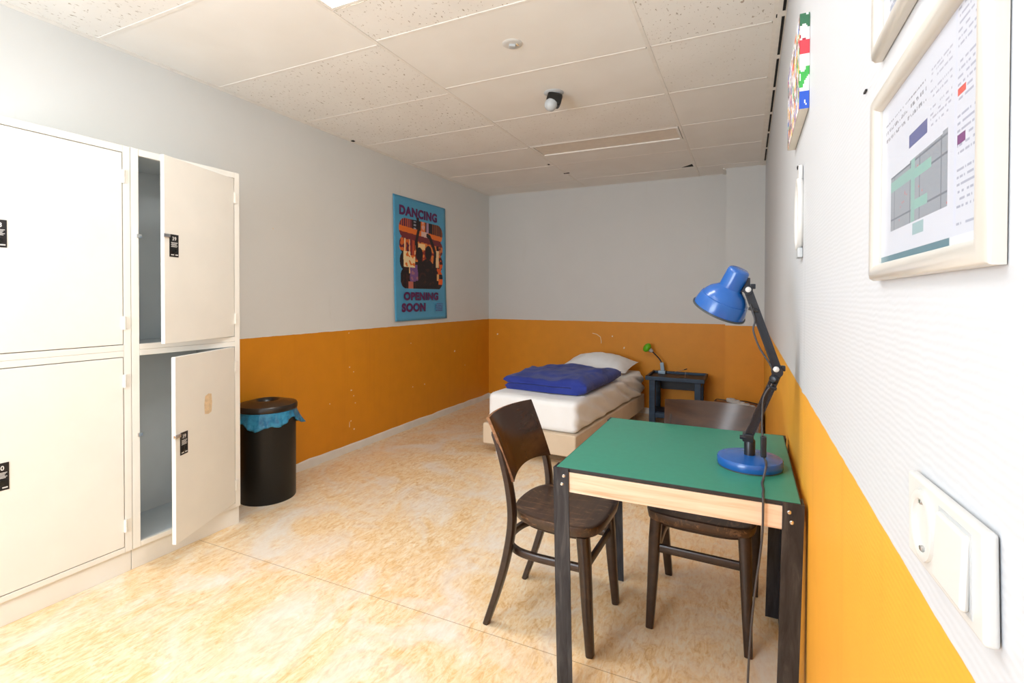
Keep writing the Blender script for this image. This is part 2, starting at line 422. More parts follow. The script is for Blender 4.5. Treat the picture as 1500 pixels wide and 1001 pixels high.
# suspended ceiling: slab, bars, tiles
ceil = struct('ceiling', B().box((XL-T, YR-T, ZC+.03), (XR+T, YB+T, ZC+.2)), M['grid'])
XS = [-3.0, -1.737, -.477, .108]
ROWS = [-1.6, -1.26, -.6, .06, .72, 1.42, 2.045, 2.69, 3.35, 4.02, 4.69, 5.36, YB]
rows = {0: [-1.6, -1.26, -.6, .06, .72, 1.43, 2.08, 2.765, 3.41, 4.055, 4.70, 5.36, YB], 1: ROWS, 2: ROWS}
kinds = {(0, 4): 'f', (0, 5): 's', (0, 6): 'f', (0, 7): 'f', (0, 8): 'l', (0, 9): 's', (0, 10): 's', (0, 11): 's',
         (1, 4): 'f', (1, 5): 'f', (1, 6): 's', (1, 7): 's', (1, 8): 'l', (1, 9): 's', (1, 10): 's', (1, 11): 's',
         (2, 4): 'f', (2, 5): 'f', (2, 6): 'f', (2, 7): 'l', (2, 8): 's', (2, 9): 's', (2, 10): 's', (2, 11): 's'}
g = B(); w = .0095
for x in XS: g.box((x-w, YR, ZC-.003), (x+w, YB, ZC+.012))
g.box((XL, YR, ZC-.004), (XL+.022, YB, ZC+.012)); g.box((XL, YB-.016, ZC-.003), (-.2, YB, ZC+.012))
for c in range(3):
    for y in rows[c][1:-1]: g.box((XS[c]+.013, y-w, ZC-.0025), (XS[c+1]-.013, y+w, ZC+.012))
struct('ceiling_bars', g, M['grid'], ceil)
FIX = {(1, 5): (1.43, 1.735), (1, 9): (4.03, 4.345)}      # 30 cm light fittings set into a row
random.seed(11)
for c in range(3):
    rr = rows[c]
    for j in range(len(rr)-1):
        y0, y1 = rr[j], rr[j+1]
        if (c, j) in FIX: y0 = FIX[(c, j)][1]+.004
        dz = random.uniform(-.002, .003)
        k = kinds.get((c, j), 's' if (c+j) % 2 else 'f')
        x1 = XS[c+1]; b = B().box((XS[c]+.009, y0+.009, ZC-.001+dz*.4), (x1-.009, y1-.009, ZC+.02), .001)
        struct('ceiling_tile', b, M['tile_'+k], ceil)
struct('ceiling_gap', B().prism([(-.61, 5.30), (-.50, 5.20), (-.495, 5.30)], lambda u, v, d: (u, v, ZC+d), -.0015, .004), M['black'], ceil, label='dark triangular hole at a broken tile corner')
for lo, hi in (((.083, 2.28, ZC-.002), (.108, 2.292, ZC+.002)), ((.11, 2.62, ZC-.005), (.118, 2.65, ZC)), ((-1.79, 4.62, ZC-.003), (-1.77, 4.65, ZC+.002)), ((-1.76, 5.02, ZC-.006), (-1.70, 5.04, ZC)), ((-3.008, 3.235, ZC-.008), (-2.985, 3.262, ZC))):
    struct('ceiling_chip', B().box(lo, hi, .001), M['black'], ceil)
# slotted wall angle along the right wall and the ceiling edge at the column
struct('trim_1', B().box((.115, YR, ZC-.008), (XR, YB-.235, ZC+.012)), M['grid'])
y = -1.0
while y < 5.3:
    struct('trim_slot', B().box((.134, y, ZC-.0105), (.146, y+.40, ZC-.006)), M['black'], bpy.data.objects['trim_1']); y += .455
b = B().box((-.235, 5.50, ZC-.012), (-.215, YB-.01, ZC+.01)).box((-.212, 5.515, ZC-.02), (-.205, YB-.02, ZC+.01))
struct('trim_2', b, M['white_trim'])
# things fixed to the ceiling
def light(y0, y1, lit, label):
    t = thing('ceiling_light', label, 'ceiling light', (-1.107, (y0+y1)/2, ZC), 0, None)
    f = B(); x0, x1 = XS[1]+.014, XS[2]-.014
    for lo, hi in (((x0, y0), (x1, y0+.018)), ((x0, y1-.018), (x1, y1)), ((x0, y0+.018), (x0+.02, y1-.018)), ((x1-.02, y0+.018), (x1, y1-.018))):
        f.box((*lo, ZC-.006), (*hi, ZC+.02), .002)
    obj('frame', f, M['grid'], t)
    obj('diffuser', B().box((x0+.02, y0+.018, ZC+.004), (x1-.02, y1-.018, ZC+.012)), M['lit'] if lit else M['unlit'], t)
light(1.43, 1.735, True, 'lit rectangular panel light in the ceiling at the top edge of the photo')
light(4.03, 4.345, False, 'unlit rectangular panel light recessed in the ceiling beyond the black sensor')
t = thing('ceiling_light', 'added fill batten on the ceiling above the camera, unseen', 'ceiling light', (-.97, .25, ZC))  # batten added to brighten the near end and streak the far chair's back
obj('frame', B().box((-1.10, -.45, ZC-.05), (-.84, .95, ZC-.004), .004), M['grid'], t)
obj('diffuser', B().box((-1.08, -.43, ZC-.058), (-.86, .93, ZC-.049)), M['batten_fill'], t)
t = thing('ceiling_detector', 'flat round white detector flush in the smooth ceiling tile', 'detector', (-1.107, 2.357, ZC))
obj('cover', B().lathe([(0, -.008), (.034, -.008), (.046, -.006), (.052, -.002), (.052, 0)], (-1.107, 2.357, ZC), n=36), M['white_plastic'], t)
obj('sensor_block', B().box((-1.125, 2.342, ZC-.02), (-1.092, 2.372, ZC-.006), .003, Matrix.Rotation(.5, 3, 'Z')), M['white_plastic_grey'], t)
obj('indicator', B().box((-1.085, 2.35, ZC-.012), (-1.075, 2.37, ZC-.006), .001), M['gold_tape'], t)
sx, sy = -1.13, 3.03
t = thing('ceiling_sensor', 'black and white swivel sensor on a round white ceiling mount', 'sensor', (sx, sy, ZC))
obj('mount', B().lathe([(0, -.012), (.05, -.012), (.062, -.004), (.064, 0)], (sx, sy, ZC), n=32), M['white_plastic_grey'], t)
q = Matrix.Rotation(.5, 3, 'Z') @ Matrix.Rotation(.25, 3, 'Y')
obj('housing', B().box((sx-.048, sy-.045, ZC-.085), (sx+.048, sy+.045, ZC-.008), .018, q, None, 3), M['sensor_black'], t)
obj('lens', B().lathe([(.04, 0), (.04, .02), (.034, .038), (.018, .05), (0, .054)], (sx-.006, sy-.022, ZC-.072), (-.25, -.42, -.85), 20), M['white_plastic_grey'], t)

# ------------------------------------------------------------------ lockers
LX, LB = -2.64, -3.016     # front, back
PW, PK = lin(215, 212, 208), (.012, .011, .012, 1)
def plate(parent, place, num, lbl):
    """black number plate: place(u,v,d) in metres from the lower-left corner of the plate"""
    pl = obj('number_plate', B().prism([(0, 0), (.055, 0), (.055, .108), (0, .108)], place, 0, .0015), M['plate'], parent, label=lbl)
    o0, ox, oy = Vector(place(0, 0, .0016)), Vector(place(1, 0, .0016)), Vector(place(0, 1, .0016))
    ux, uy = (ox-o0).normalized(), (oy-o0).normalized()
    text('number', num, M['print_white'], pl, place(.016, .079, .0016), ux, uy, .018, .024, .02)
    def prt(u, v):
        for k in range(5):
            if .008+.003*(k % 2) < u < .049-.004*(k % 3) and 0 <= v-(.068-.005*k) < .0025: return PW
        if .008 < v < .013 and (.008 < u < .026 or .034 < u < .05): return PW
        return PK
    sheet('small_print', prt, .004, .052, .004, .074, 32, 56, lambda u, v: Vector(place(u, v, .0018)), M['print'], pl)
    n = (Vector(place(0, 0, 1))-Vector(place(0, 0, 0))).normalized()
    obj('lock_cylinder', B().lathe([(.013, 0), (.013, .003), (.009, .004), (.009, .001), (0, .001)], place(.029, .03, .0015), n, 18), M['sensor_black'], pl)
def locker(y0, label, opens, nums, tape):
    y1 = y0+.56; t = thing('locker', label, 'locker', ((LX+LB)/2, (y0+y1)/2, 0), 0, 'steel lockers on the left wall')
    oy0, oy1 = y0+.034, y1-.031
    b = B()
    b.box((LB, y0, .1), (LX-.02, y0+.012, 2.01)).box((LB, y1-.012, .1), (LX-.02, y1, 2.01)).box((LB, y0, 1.998), (LX-.02, y1, 2.01))
    b.box((LX-.02, y0, .1), (LX, oy0, 2.01), .002).box((LX-.02, oy1, .1), (LX, y1, 2.01), .002)
    for z0, z1 in ((.1, .125), (1.022, 1.05), (1.0505, 1.078), (1.978, 2.01)): b.box((LX-.02, oy0, z0), (LX, oy1, z1), .002)
    obj('carcass', b, M['locker'], t)
    b = B().box((LB+.001, y0+.012, .1), (LB+.012, y1-.012, 1.998)).box((LB+.012, y0+.012, .105), (LX-.021, y0+.02, 1.996)).box((LB+.012, y1-.02, .105), (LX-.021, y1-.012, 1.996))
    b.box((LB+.012, y0+.02, .105), (LX-.021, y1-.02, .12)).box((LB+.012, y0+.02, 1.028), (LX-.021, y1-.02, 1.07)).box((LB+.012, y0+.02, 1.985), (LX-.021, y1-.02, 1.996))
    obj('interior', b, M['locker_in'], t, label='steel inside, greyed for cool shade')
    obj('plinth', B().box((LB, y0, .0), (LX-.012, y1, .1), .002), M['locker'], t)
    for i, (z0, z1, ang) in enumerate(((1.081, 1.975, opens[0]), (.128, 1.019, opens[1]))):
        hy = oy1-.003; wd = oy1-oy0-.006
        rot = Matrix.Rotation(R(ang), 4, 'Z'); base = Matrix.Translation((LX+.001, hy, 0)) @ rot
        tr = lambda p: base @ Vector(p)
        d = B().box((-.02, -wd, z0), (0, 0, z1), .003); d.bm.transform(base)
        # folded edge of the door
        do = obj('door', d, M['locker'], t, label=None)
        for hz in ((z0+.10, z1-.11)):
            hb = B().lathe([(0, -.03), (.0065, -.03), (.0065, -.001), (.005, 0), (.0065, .001), (.0065, .03), (0, .03)], (LX+.004, hy+.004, hz), n=12).box((LX, hy-.002, hz-.028), (LX+.003, hy+.022, hz+.028), .001)
            obj('hinge', hb, M['locker'], t)
        pz = z0+.415
        plate(do, lambda u, v, dd, tr=tr, wd=wd, pz=pz: tr((dd, -wd+.03+u, pz+v)), nums[i], 'black number plate with lock')
        if ang:
            cb = B().box((-.004, -wd-.012, pz+.09), (.008, -wd+.03, pz+.108), .003); cb.bm.transform(base)
            obj('catch', cb, M['chrome'], do, label='chrome lock catch')
            bb = B().box((-.034, -wd+.04, pz-.01), (-.021, -wd+.085, pz+.11), .003); bb.bm.transform(base)
            obj('lock_case', bb, M['greyblue'], do)
            obj('strike', B().box((LX, oy0-.012, pz+.09), (LX+.006, oy0+.012, pz+.108), .002), M['chrome'], t, label='chrome strike plate')
        if tape and i == 1:
            random.seed(5); poly = [(.0, .0), (.03, -.006), (.055, .002), (.06, .05), (.055, .095), (.03, .1), (.004, .092), (-.004, .05)]
            tb = B().prism(poly, lambda u, v, dd: tr((dd, -.27+u, .70+v)), .0002, .0008)
            obj('tape_residue', tb, M['gold_tape'], do, label='tan glue patch left by an old sticker')
    return t
locker(.824, 'cream steel locker with both doors shut, nearest the camera', (0, 0), ('38', '40'), False)
locker(1.386, 'cream steel locker with both doors ajar, beside the black bin', (18, 24), ('39', '39'), True)

# ------------------------------------------------------------------ waste bin
bx, by = -2.835, 2.285
t = thing('waste_bin', 'black round metal waste bin with blue bag beside the lockers', 'waste bin', (bx, by, 0))
obj('body', B().lathe([(0, 0), (.168, 0), (.170, .004), (.172, .58), (.166, .582), (.164, .02), (0, .02)], (bx, by, 0), n=56), M['bin'], t)
lid = obj('lid', B().lathe([(.178, .575), (.182, .58), (.182, .603), (.176, .612), (.10, .632), (.078, .636), (.068, .632), (.055, .612), (.05, .59), (.053, .588), (.06, .61), (.074, .628), (.12, .622), (.174, .604), (.176, .578), (.178, .575)], (bx, by, 0), n=56), M['bin_lid'], t)
def bag():
    b = B(); n = 96; random.seed(2)
    def low(a):
        # lower hem: longer flap towards the camera's right (+y, +x side)
        d = abs((a-R(62)+pi) % (2*pi)-pi)
        return .50-.045*max(0, 1-d/.7)+.018*sin(3*a+.6)+.012*sin(7*a)-.02*max(0, 1-abs((a-R(-80)+pi) % (2*pi)-pi)/.9)
    rings = []
    for k in range(9):
        f = k/8; ring = []
        for j in range(n):
            a = 2*pi*j/n; z = .578+(low(a)-.578)*f
            d = abs((a-R(62)+pi) % (2*pi)-pi); fl = .05*max(0, 1-d/.55)*f**1.5
            r = .1755+.010*f+fl+.006*f*sin(19*a+2*f)+.004*f*sin(31*a-3*f)
            ring.append(Vector((bx+r*cos(a), by+r*sin(a), z)))
        rings.append(ring)
    b.loft(rings, False); return b
obj('bin_bag', bag(), M['bag'], t, smooth=70, mods=[('SOLIDIFY', dict(thickness=.001))], label='blue plastic bag folded over the rim')

# ------------------------------------------------------------------ poster
PX = XL+.006
def ell(u, v, cu, cv, ru, rv): return ((u-cu)/ru)**2+((v-cv)/rv)**2 < 1
def seg(u, v, pts, w):
    for (a, b_), (c, d) in zip(pts, pts[1:]):
        L = (c-a)**2+(d-b_)**2; s_ = max(0, min(1, ((u-a)*(c-a)+(v-b_)*(d-b_))/L))
        if (u-a-s_*(c-a))**2+(v-b_-s_*(d-b_))**2 < w*w/4: return True
    return False
def in_cloud(u, v):
    def rr(u0, u1, v0, v1, r):
        if not (u0 <= u <= u1 and v0 <= v <= v1): return False
        du = max(u0+r-u, u-(u1-r), 0); dv = max(v0+r-v, v-(v1-r), 0)
        return du*du+dv*dv <= r*r
    return rr(3.886, 4.64, 1.88, 2.073, .09) or rr(3.895, 4.645, 1.735, 1.90, .07) or rr(3.906, 4.648, 1.565, 1.76, .09) or rr(3.918, 4.65, 1.388, 1.60, .09) or (3.96 < u < 4.58 and 1.40 < v < 2.0)
def photo(u, v):
    arm = seg(u, v, [(4.185, 2.115), (4.205, 1.99), (4.168, 1.87), (4.178, 1.79), (4.23, 1.70)], .042)
    if not in_cloud(u, v):
        return lin(46, 22, 20) if (arm and v < 2.11) else None
    n = noise.noise(Vector((u*23, v*23, 1)))
    dark = lin(34, 20, 20); c = lin(62, 28, 24)
    if arm or seg(u, v, [(4.36, 1.945), (4.40, 1.93), (4.46, 1.85), (4.505, 1.77), (4.49, 1.64)], .045) or ell(u, v, 4.38, 1.765, .06, .075) or ell(u, v, 4.22, 1.74, .06, .07): return dark
    if ell(u, v, 4.36, 1.50, .155, .20) or ell(u, v, 4.235, 1.62, .045, .11): return dark if n < .35 else lin(60, 30, 22)
    if u > 4.16+.25*max(0, 1.47-v) and v < 1.47 and u < 4.56: return dark
    if v > 2.0-(u-3.886)*.06:
        if u < 4.09: return lin(190, 88, 60) if int(u*60) % 2 else lin(72, 30, 62)
        if u > 4.45: return lin(150, 84, 46) if int(u*60) % 2 else lin(60, 26, 34)
        if 4.24 < u < 4.32: return lin(228, 120, 60) if n < .2 else lin(230, 170, 150)
        if 4.12 < u < 4.16 and int(v*60) % 2: return lin(150, 150, 160)
        if 4.34 < u < 4.38: return lin(170, 140, 170)
        return lin(30, 22, 30)
    if v > 1.945-(u-3.886)*.055:
        if 4.25 < u < 4.37: return lin(226, 190, 176)
        return lin(236, 118, 40)
    if v > 1.885-(u-3.886)*.055: return lin(120, 44, 48)
    if 4.07 < u < 4.14 and v > 1.72: return lin(200, 80, 44) if u > 4.10 else lin(128, 40, 48)
    if u < 4.07 and v > 1.755:
        if 3.97 < u < 3.99 or 4.05 < u < 4.06: return lin(250, 214, 160)
        return lin(226, 110, 44) if n > -.1 else lin(96, 30, 50)
    if 3.96+.08*max(0, 1.7-v) < u < 4.15 and 1.60 < v < 1.77: return lin(252, 226, 170) if n > -.25 else lin(238, 120, 40)
    if 4.05 < u < 4.06+.5*(1.62-v)*.3 and 1.54 < v < 1.62: return lin(240, 190, 120)
    if 4.06+.3*(1.6-v)*.2 < u < 4.20 and 1.46 < v < 1.63: return lin(126, 86, 140) if n < .3 else lin(170, 110, 130)
    if 4.04 < u < 4.12 and v < 1.46: return lin(196, 110, 90)
    if 4.52 < u < 4.575 and 1.62 < v < 1.80: return lin(250, 216, 160)
    if u > 4.57 and 1.74 < v < 1.85: return lin(214, 120, 60) if n > 0 else lin(120, 40, 40)
    if u > 4.54 and 1.55 < v < 1.74: return lin(230, 96, 30) if n > -.1 else lin(70, 28, 24)
    if u > 4.57 and 1.44 < v < 1.50: return lin(244, 104, 28)
    if 4.54 < u < 4.58 and 1.48 < v < 1.56: return lin(240, 180, 110)
    if 4.15 < u < 4.53 and 1.66 < v < 1.90:
        if 4.20 < u < 4.32 and 1.79 < v < 1.85: return lin(252, 214, 150)
        return lin(232, 128, 54) if n > -.05 else lin(150, 50, 40)
    return c if n > .1 else dark
t = thing('poster', 'blue poster reading DANCING OPENING SOON on the left wall', 'poster', (PX, 4.26, 1.675))
def wave(y, z): return PX+.003+.008*max(0, (1.3-z)/.25)*(.5+.5*sin((y-3.8)*9))*(1 if z < 1.3 else 0)+.002*sin(z*7)
nu, nv = 24, 40
b = B(); vv = [[None]*(nv+1) for _ in range(nu+1)]
for i in range(nu+1):
    for j in range(nv+1):
        s_ = i/nu; q_ = j/nv
        y = (3.828+(3.80-3.828)*q_)+(.90)*s_; z = 1.072+(2.279-1.072)*q_
        vv[i][j] = b.bm.verts.new((wave(y, z), y, z))
for i in range(nu):
    for j in range(nv): b.bm.faces.new((vv[i][j], vv[i+1][j], vv[i+1][j+1], vv[i][j+1]))
obj('poster_sheet', b, plain('poster_blue', lin(78, 160, 200), .42, var=.02), t, mods=[('SOLIDIFY', dict(thickness=.0008))])
sheet('printed_photo', photo, 3.88, 4.66, 1.38, 2.13, 156, 150, lambda u, v: (wave(u, v)+.0016, u, v), M['print'], t).__setitem__('label', 'cloud-shaped photo of dancers with raised arms')
Y_, Z_ = (0, 1, 0), (0, 0, 1)
def ptext(s_, y, z, h, w): text('lettering', s_, M['poster_txt'], t, (PX+.0135 if z < 1.3 else PX+.0075, y, z), Y_, Z_, h, w, .06, .0)
ptext('DANCING', 3.889, 2.098, .095, .645)
ptext('OPENING', 3.952, 1.272, .084, .60)
ptext('SOON', 3.922, 1.158, .088, .395)
def block(u, v):
    r_ = int((v-1.156)/.0185)
    return lin(82, 84, 150) if (v-1.156) % .0185 < .0115 and noise.noise(Vector((u*90, r_*7.3, 2))) > -.3 else lin(78, 160, 200)
sheet('small_print', block, 4.503, 4.635, 1.156, 1.247, 34, 25, lambda u, v: (PX+.0142, u, v), M['print'], t)['label'] = 'small block of violet print'
# ------------------------------------------------------------------ bed
BA = R(-4.5); BO = Vector((-2.01, 3.705, 0)); BW, BLn = .90, 1.98
def bd(x, y, z): return BO+Matrix.Rotation(BA, 3, 'Z') @ Vector((x, y, 0))+Vector((0, 0, z))
Rz = Matrix.Rotation(BA, 4, 'Z')
bed = thing('bed_base', 'beige upholstered single bed base on short metal legs', 'bed', BO, BA)
obj('box_base', B().box((0, 0, .080), (BW-.06, BLn, .252), .014, seg=3), M['base'], bed, True)
for x, y in ((.09, .09), (BW-.15, .09), (.09, BLn-.09), (BW-.15, BLn-.09)):
    obj('leg', B().lathe([(0, 0), (.022, 0), (.022, .004), (.02, .006), (.024, .085), (0, .085)], (x, y, 0), n=20), M['chrome'], bed, True, label='short round metal leg')
def mattress():
    b = B(); t = bmesh.new(); bmesh.ops.create_cube(t, size=1)
    bmesh.ops.subdivide_edges(t, edges=list(t.edges), cuts=45, use_grid_fill=True)
    L, Wd, z0, z1 = BLn-.04, .80, .253, .505
    hx, hy, hz = Wd/2, L/2, (z1-z0)/2; rad = .05
    for v in t.verts:
        p = Vector((v.co.x*2*hx, v.co.y*2*hy, v.co.z*2*hz))
        c = Vector((max(-hx+rad, min(hx-rad, p.x)), max(-hy+rad, min(hy-rad, p.y)), max(-hz+rad, min(hz-rad, p.z))))
        d = p-c
        if d.length > 1e-6:
            # round the edges
            m_ = max(abs(d.x), abs(d.y), abs(d.z)); p = c+d.normalized()*m_
        p += Vector((0, 0, .008*noise.noise(p*2.2)))
        if p.x > hx-.06:     # sheet pulled slack on the long open side: slanting folds
            s_ = (p.x-(hx-.06))/.06; q_ = p.y*1.0+p.z*2.6
            env = .35+.65*max(0, min(1, (p.y+hy)/(2*hy)*1.4))
            p.x += s_*env*(.017*sin(q_*19+2*noise.noise(Vector((p.y*2,p.z*5,2))))+.016*noise.noise(Vector((q_*9, p.z*3, 1))))
            if p.y > hy*.45: p.x += s_*.035*sin((p.y-hy*.45)/(hy*.55)*pi)*max(0, .4-p.z*2)
        v.co = p+Vector((.435, L/2+.02, (z0+z1)/2))
    for v in t.verts: v.co.z = max(v.co.z, .2525)
    b._add(t); return b
mt = obj('mattress', mattress(), M['sheet'], None, True, 60); mt.location = BO; mt.rotation_euler = (0, 0, BA)
tag(mt, 'mattress in a white fitted sheet on the beige bed base', 'mattress')
def duvet():
    b = B(); xw, th = .74, .054; secs = []
    out = []
    # folded section: bottom layer, round fold at +x, top layer; open slit towards -x
    for k in range(25): out.append((-xw/2+.02+(xw-.09)*k/24, 0.0, 'b'))
    for k in range(1, 12):
        a = -pi/2+pi*k/12; out.append((xw/2-.06+.065*cos(a)*1.0, th+th*sin(a), 'f'))
    for k in range(25): out.append((xw/2-.07-(xw-.10)*k/24, 2*th, 't'))
    for k in range(1, 6):
        a = pi/2+pi*k/6; out.append((-xw/2+.035-.025+.03*cos(a), 1.5*th+.5*th*sin(a), 'e'))
    for k in range(21): out.append((-xw/2+.03+(xw-.16)*k/20, th+.001, 's'))
    for k in range(1, 6):
        a = pi/2-pi*k/6; out.append((xw/2-.135+.014*cos(a), th-.0015+.0025*sin(a), 's'))
    for k in range(21): out.append((xw/2-.14-(xw-.17)*k/20, th-.004, 's'))
    for k in range(1, 6):
        a = pi/2+pi*k/6; out.append((-xw/2+.02+.025*cos(a)-.0, .5*th-.01+(.5*th-.01)*sin(a), 'e'))
    N_, L = 64, .95
    for i in range(N_+1):
        f = i/N_; y = L*f; e = min(f, 1-f)*N_/3.0; rd = 1 if e >= 1 else math.sqrt(max(.02, 1-(1-e)**2))
        ring = []
        for (x, z, k) in out:
            zc = .6*th if z < th else 1.45*th
            n1 = noise.noise(Vector((x*4.2, y*4.2, z*3+1.5))); n2 = noise.noise(Vector((x*11, y*11, z*8)))
            zz = zc+(z-zc)*rd if k in 'ts' or k == 'e' else z*(.6+.4*rd) if k == 'b' else zc+(z-zc)*rd
            if k == 't': zz += (.028*n1+.016*n2)*rd+.014*sin(pi*min(1, f*1.02))+.014*max(0, x/xw+.1)*rd
            elif k in 'fe': zz += .006*n1; 
            elif k == 's': zz = z+.003*n1
            xx = x+(.012*noise.noise(Vector((y*5, z*6, 3))) if k in 'fe' else 0)+.04*(f-.5)*(-.6)*(x/xw)
            yy = y*(1+.02*n1)+(.018*noise.noise(Vector((x*6, z*12, 7 if f < .5 else 9)))*(1-min(1, min(f, 1-f)*6)))
            ring.append(Vector((xx, yy, max(0, zz))))
        secs.append(ring)
    b.loft(secs); return b
dv = obj('duvet', duvet(), M['duvet'], None, True, 75); dv.location = bd(.45, .24, .512); dv.rotation_euler = (0, 0, BA)
tag(dv, 'navy blue duvet folded in layers on the white mattress', 'duvet')
def pillow():
    b = B(); t = bmesh.new(); n = 44; hx, hy, hh = .375, .25, .135; V = {}
    for s_ in (1, -1):
        for i in range(n+1):
            for j in range(n+1):
                u = -1+2*i/n; v = -1+2*j/n
                edge = i in (0, n) or j in (0, n)
                if edge and s_ == -1: V[(s_, i, j)] = V[(1, i, j)]; continue
                h_ = max(0, (1-abs(u)**2.0))**.75*max(0, (1-abs(v)**2.2))**.6
                x = u*hx*(1-.06*(1-abs(v)**2)*0-.05*(1-v*v)); y = v*hy*(1-.07*(1-u*u))
                z = s_*hh*h_*(1.0 if s_ > 0 else .25)+(.012*noise.noise(Vector((x*9, y*9, s_)))+.007*noise.noise(Vector((x*24, y*6, s_+3))))*(h_**.5)
                V[(s_, i, j)] = t.verts.new((x, y, z))
    for s_ in (1, -1):
        for i in range(n):
            for j in range(n):
                q = [V[(s_, i, j)], V[(s_, i+1, j)], V[(s_, i+1, j+1)], V[(s_, i, j+1)]]
                try: t.faces.new(q)
                except ValueError: pass
    b._add(t); return b
pw = obj('pillow', pillow(), M['pillow'], None, True, 80); pw.location = bd(.41, 1.69, .567); pw.rotation_euler = (R(7), 0, BA)
tag(pw, 'white pillow at the head of the bed against the orange wall', 'pillow')

# ------------------------------------------------------------------ nightstand and the things on it
nx0, nx1, ny0, ny1 = -.945, -.375, 5.235, 5.70
t = thing('nightstand', 'navy painted wooden bedside table with tray top', 'bedside table', ((nx0+nx1)/2, (ny0+ny1)/2, 0))
b = B().box((nx0, ny0, .462), (nx1, ny1, .476), .003)
for lo, hi in (((nx0, ny0), (nx1, ny0+.022)), ((nx0, ny1-.022), (nx1, ny1)), ((nx0, ny0+.022), (nx0+.022, ny1-.022)), ((nx1-.022, ny0+.022), (nx1, ny1-.022))):
    b.box((*lo, .462), (*hi, .502), .004)
obj('tray_top', b, M['navy'], t)
obj('tray_lining', B().box((nx0+.023, ny0+.023, .4765), (nx1-.023, ny1-.023, .479)), M['navy_dark'], t)
for x in (nx0+.035, nx1-.095):
    for y in (ny0+.03, ny1-.09): obj('leg', B().box((x, y, 0), (x+.06, y+.055, .462), .004), M['navy'], t)
for lo, hi in (((nx0+.095, ny1-.065, .315), (nx1-.095, ny1-.045, .461)), ((nx0+.04, ny0+.085, .40), (nx0+.06, ny1-.09, .461)), ((nx1-.06, ny0+.085, .40), (nx1-.04, ny1-.09, .461))):
    obj('apron', B().box(lo, hi, .002), M['navy_dark'], t)
obj('shelf', B().box((nx0+.04, ny0+.09, .105), (nx1-.04, ny1-.095, .125), .003), M['navy'], t)
obj('rail', B().box((nx0+.095, ny0+.04, .075), (nx1-.095, ny0+.06, .125), .003), M['navy'], t)
for x in (nx0+.12, nx1-.13): obj('bolt', B().lathe([(0, -.004), (.008, -.003), (.009, 0)], (x, ny1-.065, .345), (0, -1, 0), 12), M['steel'], t)
lx, ly = -.835, 5.64
t = thing('reading_lamp', 'small grey clip lamp with bright green head on the bedside table', 'lamp', (lx, ly, .479))
obj('clip_base', B().box((lx-.04, ly-.03, .479), (lx+.035, ly+.03, .512), .005).box((lx-.02, ly-.018, .51), (lx+.02, ly+.018, .60), .007, Matrix.Rotation(-.12, 3, 'Y')), M['greyblue'], t)
obj('gooseneck', B().tube(smooth_path([(lx-.005, ly, .59), (lx-.03, ly, .635), (lx-.075, ly-.01, .685), (lx-.115, ly-.02, .725)]), .007), M['lamp_dark'], t)
d_ = Vector((-.72, -.18, .55))
obj('collar', B().lathe([(.013, -.012), (.02, 0), (.024, .03), (.02, .036)], (lx-.112, ly-.02, .722), d_, 18), M['white_plastic_grey'], t)
obj('lamp_head', B().lathe([(.018, .026), (.036, .03), (.05, .046), (.053, .066), (.044, .082), (.02, .094), (0, .096)], (lx-.112, ly-.02, .722), d_, 24), M['green'], t, label='bright green round head')
t = thing('wire_stick', 'thin wire stick propped across the bedside tray', 'wire', (-.60, 5.5, .479))
obj('wire', B().tube([(-.70, 5.60, .51), (-.60, 5.56, .545), (-.575, 5.555, .555)], .0025, 6), M['steel'], t)
obj('wire', B().tube([(-.575, 5.42, .482), (-.575, 5.46, .54)], .002, 6), M['steel'], t)
obj('wire_tip', B().tube([(-.60, 5.56, .545), (-.57, 5.554, .557)], .005, 8), M['cable_black'], t)
obj('wire_base', B().tube(smooth_path([(-.63, 5.36, .483), (-.59, 5.39, .483), (-.53, 5.38, .483), (-.50, 5.35, .483), (-.55, 5.33, .483)]), .004, 8), M['cable_black'], t)

# ------------------------------------------------------------------ low box with power strip behind the second chair
t = thing('wooden_box', 'low brown wooden box in the back corner under the power strip', 'box', (-.09, 5.2, 0))
b = B().box((-.30, 4.93, .248), (.125, 5.49, .266), .003)
obj('lid', b, M['brown'], t)
b = B().box((-.29, 4.94, .0), (.115, 4.955, .248)).box((-.29, 5.465, 0), (.115, 5.48, .248)).box((-.29, 4.955, 0), (-.275, 5.465, .248)).box((.1, 4.955, 0), (.115, 5.465, .248)).box((-.275, 4.955, .01), (.1, 5.465, .02))
obj('carcass', b, M['brown'], t)
p0, p1 = Vector((-.165, 5.46, .2665)), Vector((.085, 5.06, .2665)); dr = (p1-p0); Ls = dr.length; an = math.atan2(dr.y, dr.x)
t = thing('power_strip', 'white power strip lying on the brown wooden box', 'power strip', p0, an)
obj('body', B().box((0, -.027, 0), (Ls, .027, .04), .01, seg=3), M['white_plastic'], t, True)
for k in range(5):
    obj('outlet', B().lathe([(.024, .0), (.024, .004), (.021, .005), (.02, .001), (0, .001)], (.07+k*.082, 0, .0395), n=20), M['white_plastic_grey'], t, True)
cb = obj('black_cord', B().tube(smooth_path([(-.285, 5.44, .272), (-.27, 5.47, .28), (-.20, 5.475, .276), (-.12, 5.47, .275), (-.02, 5.45, .285), (.04, 5.41, .285), (.105, 5.39, .275), (.115, 5.30, .273), (.09, 5.22, .272)], 10), .005, 8), M['cable_black'])
tag(cb, 'black cord curled behind the white power strip on the box', 'cord')

